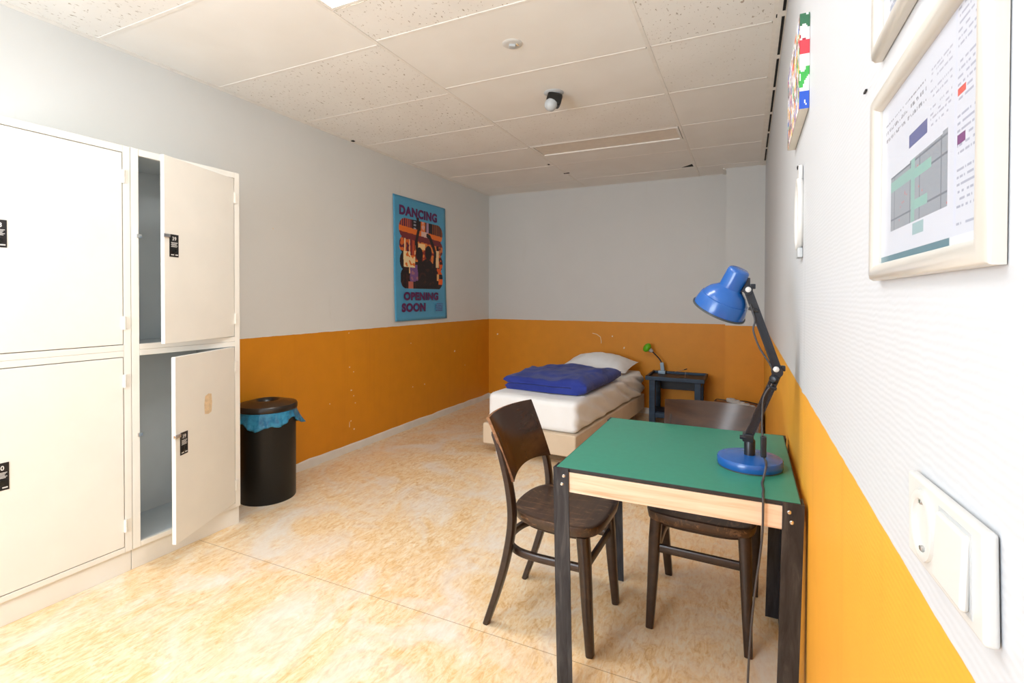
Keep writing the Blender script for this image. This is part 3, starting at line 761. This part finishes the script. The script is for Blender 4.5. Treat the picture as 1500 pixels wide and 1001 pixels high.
# ------------------------------------------------------------------ table
tx0, tx1, ty0, ty1, tz = -.574, .143, 1.545, 2.302, .75
t = thing('table', 'square table with green top, pine aprons and black iron legs', 'table', ((tx0+tx1)/2, (ty0+ty1)/2, 0))
b = B(); b.box((tx0+.006, ty0+.006, tz-.012), (tx1-.006, ty1-.006, tz-.001), .001)
top = obj('tabletop', b, M['table_edge'], t, label='black-edged board')
obj('green_surface', B().box((tx0+.009, ty0+.009, tz-.0015), (tx1-.009, ty1-.009, tz), .0005), M['lino_green'], top, label='green linoleum')
az0, az1 = .672, .737
for nm, lo, hi in (('f', (tx0+.052, ty0+.006), (tx1-.052, ty0+.028)), ('b', (tx0+.052, ty1-.028), (tx1-.052, ty1-.006)), ('l', (tx0+.006, ty0+.052), (tx0+.028, ty1-.052)), ('r', (tx1-.028, ty0+.052), (tx1-.006, ty1-.052))):
    bb = B().box((*lo, az0), (*hi, az1), .002)
    if nm in 'lr':
        pass
    obj('apron', bb, M['pine'], t)
for (cx, cy, sx_, sy_) in ((tx0, ty0, 1, 1), (tx1, ty0, -1, 1), (tx0, ty1, 1, -1), (tx1, ty1, -1, -1)):
    w_, th_, lean = .052, .005, .016
    poly = [(0, 0), (w_, 0), (w_, th_), (th_, th_), (th_, w_), (0, w_)]
    secs = []
    for z, f in ((0, 1), (.35, .5), (tz-.001, 0)):
        secs.append([Vector((cx+sx_*(u+lean*f), cy+sy_*(v+.004*f), z)) for u, v in poly])
    lg = obj('leg', B().loft(secs), M['iron'], t, smooth=0)
    ys = cy if sy_ > 0 else cy
    for (u, z) in ((.036, .724), (.030, .697)):
        obj('bolt', B().lathe([(0, .003), (.004, .0025), (.006, 0)], (cx+sx_*u, cy+sy_*.0002, z), (0, -sy_, 0), 14), M['chrome'], lg)

# ------------------------------------------------------------------ chairs (forward = local +x)
def make_chair(label):
    t = thing('dining_chair', label, 'chair', (0, 0, 0), 0, 'dark bentwood chairs at the green table')
    half = smooth_path([(.245, 0, 0), (.243, .09, 0), (.228, .16, 0), (.195, .192, 0), (.12, .203, 0), (.02, .198, 0), (-.06, .178, 0), (-.112, .135, 0), (-.135, .07, 0), (-.14, 0, 0)], 5)
    out = [(p.x, p.y) for p in half]+[(p.x, -p.y) for p in half[-2:0:-1]]
    b = B(); secs = []
    for z, k in ((.432, .955), (.435, .975), (.452, .99), (.462, 1.0), (.468, .995), (.470, .975)):
        secs.append([Vector((x*k+.05*(1-k), y*k, z)) for x, y in out])
    # dished top
    for k in (.9, .75, .55, .35, .15): secs.append([Vector((x*k+.05*(1-k), y*k, .470-.011*(1-((k-.1)/.9)**2))) for x, y in out])
    b.loft(secs); obj('seat', b, M['chair_seat'], t, True, 50, label='worn seat')
    b = B(); b.loft([[Vector((x*k+.04*(1-k), y*k, z)) for x, y in out] for z, k in ((.408, .80), (.411, .815), (.43, .815))]); obj('seat_frame', b, M['chair'], t, True, 50)
    for s_ in (1, -1):
        P = smooth_path([(-.218, s_*.181, 0), (-.165, s_*.183, .15), (-.122, s_*.187, .30), (-.10, s_*.189, .44), (-.112, s_*.188, .56), (-.148, s_*.182, .68), (-.188, s_*.176, .775)], 5)
        n = len(P); rad = [.86+.25*sin(pi*min(1, i/n*1.15))for i in range(n)]; rad[-1] *= .7
        obj('rear_leg', B().tube(P, rad, sq=(.026, .036), up=(0, 1, 0)), M['chair'], t, True, 50)
        P = [(.178, s_*.160, .425), (.186, s_*.164, .35), (.2, s_*.171, .15), (.212, s_*.177, .004), (.213, s_*.177, 0)]
        obj('front_leg', B().tube(P, [1.15, 1.12, .92, .74, .68], sq=(.038, .038), up=(0, 1, 0)), M['chair'], t, True, 50)
        P = [(.10, s_*.15, .40), (.14, s_*.152, .372), (.165, s_*.155, .33)]
    hoop = smooth_path([(.188, .158, .305), (.10, .162, .305), (-.02, .166, .306), (-.10, .150, .307), (-.16, .09, .308), (-.178, 0, .308), (-.16, -.09, .308), (-.10, -.150, .307), (-.02, -.166, .306), (.10, -.162, .305), (.188, -.158, .305)], 6)
    obj('stretcher_hoop', B().tube(hoop, 0, sq=(.022, .028), up=(0, 0, 1)), M['chair'], t, True, 50)
    obj('front_stretcher', B().tube([(.19, -.158, .315), (.19, .158, .315)], 0, sq=(.018, .03), up=(0, 0, 1)), M['chair'], t, True, 50)
    # curved plywood back panel standing in front of the posts
    b = B(); nu_, nv_ = 28, 10; grid = []
    for side in (0, 1):
        rows_ = []
        for j in range(nv_+1):
            q_ = j/nv_; row = []
            for i in range(nu_+1):
                s_ = -1+2*i/nu_; y = s_*(.186+.014*q_)
                bow = .034*(1-s_*s_); x = -.092-.092*q_-.012*q_*q_-bow
                z = .590+.242*q_+.020*(1-s_*s_)*(1-q_)+.002*(1-s_*s_)*q_
                row.append(Vector((x-(.013 if side else 0), y, z-(.003 if side else 0))))
            rows_.append(row)
        grid.append(rows_)
    VV = [[[b.bm.verts.new(p) for p in r_] for r_ in g_] for g_ in grid]
    for sd in (0, 1):
        for j in range(nv_):
            for i in range(nu_): b.bm.faces.new((VV[sd][j][i], VV[sd][j][i+1], VV[sd][j+1][i+1], VV[sd][j+1][i]))
    def strip(a, c):
        for i in range(len(a)-1):
            f = b.bm.faces.new((a[i], a[i+1], c[i+1], c[i])); f.material_index = 1
    strip(VV[0][0], VV[1][0]); strip(VV[0][-1], VV[1][-1])
    strip([r_[0] for r_ in VV[0]], [r_[0] for r_ in VV[1]]); strip([r_[-1] for r_ in VV[0]], [r_[-1] for r_ in VV[1]])
    obj('backrest', b, [M['chair_back'], M['chair_edge']], t, True, 50, label='curved plywood back with worn pale edges')
    return t
ch = make_chair('dark brown wooden chair at the left side of the green table')
ch.location = (-.716, 1.942, 0); ch.rotation_euler = (0, 0, R(-1.5))
dup(ch, (-.155, 2.222, 0), R(-92.5), 'dark brown wooden chair at the far side of the table, behind the lamp')

# ------------------------------------------------------------------ desk lamp
lx, ly = .010, 1.832
t = thing('desk_lamp', 'blue jointed desk lamp standing on the green table', 'desk lamp', (lx, ly, tz))
obj('lamp_base', B().lathe([(0, .0045), (.099, .0045), (.1, .007), (.1, .027), (.097, .031), (.06, .036), (.018, .038), (0, .038)], (lx, ly, tz), n=56), M['lamp_blue'], t, label='round blue base')
obj('base_pad', B().lathe([(0, .0), (.098, .0), (.098, .0046), (0, .0046)], (lx, ly, tz), n=48), M['lamp_rim'], t)
obj('post', B().lathe([(.017, .037), (.017, .085), (.014, .09), (0, .09)], (lx, ly, tz), n=24), M['lamp_dark'], t)
E0, E1, E2 = Vector((.004, ly, .842)), Vector((.087, ly, 1.058)), Vector((.001, ly, 1.332))
def arm(name, a, c):
    d = (c-a).normalized(); n = Vector((0, 1, 0)); s_ = n.cross(d).normalized(); b = B()
    L = (c-a).length
    def bar(o, w_, h_):
        q = [a+s_*(o+w_*x)+n*(h_*y) for x, y in ((-.5, -.5), (.5, -.5), (.5, .5), (-.5, .5))]
        b.loft([q, [p+d*L for p in q]])
    bar(0, .014, .012); bar(.010, .006, .022); bar(-.010, .006, .022)
    return obj(name, b, M['lamp_dark'], t, smooth=0)
arm('lower_arm', E0, E1); arm('upper_arm', E1+Vector((.003, -.004, .014)), E2)
obj('foot_joint', B().box((lx-.022, ly-.018, .832), (lx+.012, ly+.018, .858), .004).lathe([(0, .0), (.007, 0), (.007, .018), (0, .018)], (lx-.03, ly-.012, .846), (1, 0, 0), 12), M['lamp_dark'], t)
b = B().lathe([(0, -.024), (.017, -.024), (.017, .02), (0, .02)], (.088, ly, 1.068), (0, 1, 0), 20).lathe([(0, 0), (.012, 0), (.015, .012), (.009, .02), (0, .022)], (.083, ly-.012, 1.045), (-.4, -.9, 0), 14).box((.098, ly-.008, 1.07), (.112, ly+.008, 1.088), .003)
b.box((.060, ly-.02, 1.012), (.088, ly+.02, 1.022), .003, Matrix.Rotation(.36, 3, 'Y'))
obj('elbow_joint', b, M['lamp_dark'], t)
for p in ((.0845, ly-.0245, 1.078), (.002, ly-.0205, 1.333)): obj('cap', B().lathe([(.009, 0), (.009, .004), (.006, .007), (0, .008)], p, (0, -1, 0), 16), M['white_plastic'], t, label='white joint cap')
b = B().lathe([(0, -.019), (.015, -.019), (.015, .019), (0, .019)], E2, (0, 1, 0), 20).box((.008, ly-.006, 1.335), (.024, ly+.006, 1.352), .002).box((-.02, ly-.004, 1.325), (.008, ly+.006, 1.372), .002)
obj('head_joint', b, M['lamp_dark'], t)
obj('cable_clip', B().box((.002, ly-.017, 1.262), (.034, ly-.009, 1.272), .002, Matrix.Rotation(.3, 3, 'Y')), M['sensor_black'], t)
ax = Vector((-.42, .25, -.875)).normalized(); top_ = Vector((-.024, ly-.012, 1.400))
sh = obj('lamp_shade', B().lathe([(0, -.001), (.027, -.001), (.033, .003), (.035, .009), (.037, .066), (.043, .072), (.06, .085), (.071, .100), (.0745, .109), (.0775, .110), (.079, .114), (.083, .130), (.0865, .150), (.0865, .155)], top_, ax, 56), M['lamp_blue'], t, label='blue enamel shade')
obj('shade_rim', B().lathe([(.0865, .152), (.090, .152), (.090, .158), (.085, .158), (.085, .154)], top_, ax, 56), M['lamp_rim'], sh)
obj('shade_lining', B().lathe([(.0845, .153), (.081, .130), (.072, .106), (.055, .086), (.034, .073), (.03, .06), (0, .058)], top_, ax, 48), M['lamp_in'], sh)
obj('bulb', B().lathe([(.012, .06), (.014, .078), (.027, .10), (.03, .118), (.02, .138), (0, .145)], top_, ax, 24), M['white_plastic_grey'], sh)
# cable: over the upper arm, down the lower arm, through the switch, across the base, over the table edge to the floor
obj('arm_cable', B().tube(smooth_path([(.008, ly-.014, 1.285), (.022, ly-.016, 1.235), (.018, ly-.018, 1.20), (.036, ly-.018, 1.145), (.066, ly-.018, 1.095), (.076, ly-.016, 1.07)], 6), .003, 8), M['cable'], t)
obj('power_cable', B().tube(smooth_path([(.074, ly-.016, 1.03), (.050, ly-.02, .985), (.046, ly-.022, .93), (.046, ly-.03, .88), (.047, ly-.04, .862)], 6), .003, 8), M['cable'], t)
obj('power_cable', B().tube(smooth_path([(.051, ly-.05, .80), (.056, ly-.075, .792), (.055, ly-.105, .782), (.048, ly-.125, .755), (.043, ly-.17, .7535), (.045, ly-.22, .7535), (.043, ty0+.03, .7535), (.043, ty0-.003, .7505), (.043, ty0-.008, .73), (.042, ty0-.008, .66), (.035, ty0-.006, .58), (.026, ty0, .50), (.018, ty0+.01, .40), (.010, ty0+.02, .25), (.008, ty0+.03, .08), (.02, ty0+.06, .006), (.09, ty0+.16, .004)], 6), .0033, 8), M['cable'], t, label='grey cable hanging over the table edge')
obj('cord_switch', B().box((.041, ly-.062, .80), (.058, ly-.038, .866), .004), M['lamp_dark'], t, label='dark inline switch')

# ------------------------------------------------------------------ right wall
XF = XR-.001
def fr(y0, y1, z0, z1, name, label, group=None, plan=True):
    """frame on the right wall; y0 = edge nearest the camera"""
    t = thing(name, label, 'picture frame', (XR, (y0+y1)/2, (z0+z1)/2), 0, group)
    bw, d = .020, .013; b = B()
    prof = [(0, 0), (0, .55), (.12, .85), (.35, 1), (.7, .95), (.92, .7), (1, .45), (1, 0)]
    cs = [(y1, z0, -1, 1), (y0, z0, 1, 1), (y0, z1, 1, -1), (y1, z1, -1, -1)]
    secs = [[Vector((XF-d*e, cy+sy*bw*a, cz+sz*bw*a)) for a, e in prof] for cy, cz, sy, sz in cs]
    V_ = [[b.bm.verts.new(p) for p in q] for q in secs]
    for i in range(4):
        A, C = V_[i], V_[(i+1) % 4]
        for j in range(len(prof)-1): b.bm.faces.new((A[j], A[j+1], C[j+1], C[j]))
        b.bm.faces.new((A[-1], A[0], C[0], C[-1]))
    obj('frame', b, M['frame'], t, smooth=40)
    def fn(u, v):
        # u: metres from the far (left) inner edge, v: metres from the bottom inner edge
        n = noise.noise(Vector((u*300, v*300, 4)))
        g_ = lin(202, 205, 214)
        if v < .010: return lin(96, 128, 138) if u < .232 else lin(214, 218, 226)
        if not plan: 
            return lin(150, 156, 172) if (v*100 % 1 < .4 and n > -.2 and .03 < u < .2) else g_
        if .045 < u < .225 and .036 < v < .098+.02*max(0, u-.1):
            if abs(v-.086) < .006 and u < .13: return lin(138, 172, 166)
            if abs(u-.13) < .006: return lin(138, 172, 166)
            if .13 < u < .185 and abs(v-.083) < .005: return lin(138, 176, 168)
            if .13 < u < .175 and abs(v-.052) < .005: return lin(138, 176, 168)
            if v*1000 % 16 < 1.2 or u*1000 % 30 < 1: return lin(112, 118, 128)
            if n > .62: return lin(196, 110, 110)
            return lin(146, 152, 160)
        if .13 < u < .165 and .022 < v < .034: return lin(150, 176, 180)
        if .115 < u < .172 and .112 < v < .127: return lin(98, 104, 146)
        if .24 < u and v > .015:
            if abs(u-.242) < .0015: return lin(200, 204, 220)
            if .247 < u < .263 and (.118 < v < .124): return lin(206, 90, 80)
            if .247 < u < .263 and (.08 < v < .087): return lin(120, 70, 120)
            if v*1000 % 6 < 1.6 and n > -.1 and .247 < u < .293: return lin(160, 164, 180)
            return g_
        if .18 < u < .235 and .11 < v < .17 and v*1000 % 5 < 1.5 and n > -.1: return lin(168, 170, 184)
        if .02 < u < .17 and .14 < v < .165 and v*1000 % 9 < 4 and n > 0: return lin(140, 142, 150)
        return g_
    w_, h_ = y1-y0-2*bw+.004, z1-z0-2*bw+.004
    sheet('printed_plan', fn, 0, w_, 0, h_, 150, 100, lambda u, v: (XF-.0025, y1-bw+.002-u, z0+bw-.002+v), M['print'], t)
    obj('glass', B().box((XF-.0042, y0+bw-.002, z0+bw-.002), (XF-.0032, y1-bw+.002, z1-bw+.002)), M['glass'], t, label='clear glass')
fr(.428, .772, 1.328, 1.555, 'picture_frame', 'pearl white frame holding a grey evacuation plan, beside the camera', 'framed plans on the right wall')
fr(.428, .772, 1.603, 1.83, 'picture_frame', 'pearl white frame cut off by the top of the photo, above the plan', 'framed plans on the right wall', False)
# socket and switch in one surface box
y0, y1, z0, z1 = .429, .600, 1.071, 1.146
SWR = Matrix.Translation((XR, .51, 1.108)) @ Matrix.Rotation(R(-3.7), 4, 'X') @ Matrix.Translation((-XR, -.51, -1.108))
t = thing('switch_panel', 'white double plate with socket and light switch beside the orange paint', 'switch', (XR, (y0+y1)/2, (z0+z1)/2))
obj('plate', B().box((XF-.009, y0, z0), (XF, y1, z1), .003, seg=3), M['white_plastic'], t)
sc_ = (y1-.047, (z0+z1)/2)
obj('socket', B().lathe([(.03, 0), (.03, .003), (.026, .004), (.0225, .003), (.0215, -.007), (0, -.007)], (XF-.0088, sc_[0], sc_[1]), (-1, 0, 0), 36), M['white_plastic'], t)
obj('earth_clip', B().box((XF-.012, sc_[0]-.003, sc_[1]-.022), (XF-.003, sc_[0]+.003, sc_[1]-.018), .001), M['steel'], t)
obj('earth_clip', B().box((XF-.012, sc_[0]-.003, sc_[1]+.018), (XF-.003, sc_[0]+.003, sc_[1]+.022), .001), M['steel'], t)
obj('rocker_frame', B().box((XF-.0095, y0+.018, z0+.008), (XF-.0086, y0+.084, z1-.008), .0004), M['white_plastic_grey'], t)
obj('rocker', B().box((XF-.014, y0+.021, z0+.011), (XF-.008, y0+.081, z1-.011), .003, Matrix.Rotation(R(3), 3, 'Y'), seg=3), M['white_plastic'], t, label='broad rocker')
for c_ in t.children: c_.data.transform(wm(t) @ Matrix.Identity(4)); c_.data.transform(SWR); c_.data.transform(wm(t).inverted())
# canvas with colourful dabs
y0, y1, z0, z1 = 1.62, 2.06, 1.835, 2.10
t = thing('canvas_painting', 'colourful abstract canvas high on the white right wall', 'painting', (XR, (y0+y1)/2, (z0+z1)/2))
cd_ = .024
obj('stretcher', B().box((XF-cd_, y0, z0), (XF, y1, z1), .002), M['canvas'], t)
random.seed(21)
PAL = [lin(236, 232, 228), lin(214, 204, 210), lin(170, 140, 150), lin(190, 170, 180), lin(220, 60, 70), lin(60, 110, 200), lin(245, 200, 60), lin(80, 170, 80), lin(240, 240, 236), lin(130, 96, 130), lin(230, 130, 60), lin(90, 70, 60), lin(110, 84, 96), lin(200, 190, 200)]
BL = [(random.uniform(0, .44), random.uniform(0, .265), random.uniform(.006, .022), random.choice(PAL)) for _ in range(420)]
def dabs(u, v):
    c = lin(236, 234, 228)
    for a, b_, r_, k in BL:
        if ((u-a)/(r_*.8))**2+((v-b_)/r_)**2+.5*noise.noise(Vector((u*60, v*60, r_*99))) < 1: c = k
    return c
sheet('painted_face', dabs, 0, y1-y0, 0, z1-z0, 88, 54, lambda u, v: (XF-cd_-.0006, y1-u, z0+v), M['paint'], t)
def side(u, v):
    c = lin(238, 236, 232); n = noise.noise(Vector((u*70, v*26, 3)))
    if v < .05 and n > -.2: c = lin(50, 90, 190)
    elif .06 < v < .12 and n > .1: c = lin(70, 170, 80)
    elif .15 < v < .19 and n > -.25: c = lin(220, 70, 80)
    elif .19 < v < .22 and n > .0: c = lin(170, 40, 60)
    elif v > .22 and n > .1: c = lin(60, 110, 80)
    return c
sheet('painted_side', side, 0, cd_, 0, z1-z0, 8, 54, lambda u, v: (XF-cd_+u, y0-.0006, z0+v), M['paint'], t)
# small oval mirror
cy, cz = 1.79, 1.565
t = thing('wall_mirror', 'small white framed oval mirror on the right wall below the canvas', 'mirror', (XR, cy, cz))
b = B(); n = 48; ring = [(cy+.062*cos(2*pi*i/n), cz+.105*sin(2*pi*i/n)) for i in range(n)]
b.tube([(XF-.008, y, z) for y, z in ring], .009, 10, True); obj('frame', b, M['white_plastic'], t)
obj('mirror_glass', B().prism([(cy+(y-cy)*.95, cz+(z-cz)*.95) for y, z in ring], lambda u, v, d: (XF-d, u, v), .001, .006), M['steel'], t)
obj('hanger', B().box((XF-.012, cy-.02, cz+.105), (XF, cy+.02, cz+.15), .004), M['white_plastic'], t)
obj('hook', B().lathe([(0, 0), (.005, 0), (.005, .012), (.008, .014), (0, .016)], (XF, cy, cz+.145), (-1, 0, 0), 12), M['lamp_dark'], t)
obj('foot_band', B().box((XF-.014, cy-.035, cz-.135), (XF, cy+.035, cz-.105), .003), M['white_plastic_grey'], t)
b = B().box((XF-.002, .86, 1.600), (XF+.0005, .874, 1.6025)); nl = obj('wall_nail', b, M['cable_black']); tag(nl, 'small dark nail in the white wall left of the frames', 'nail')
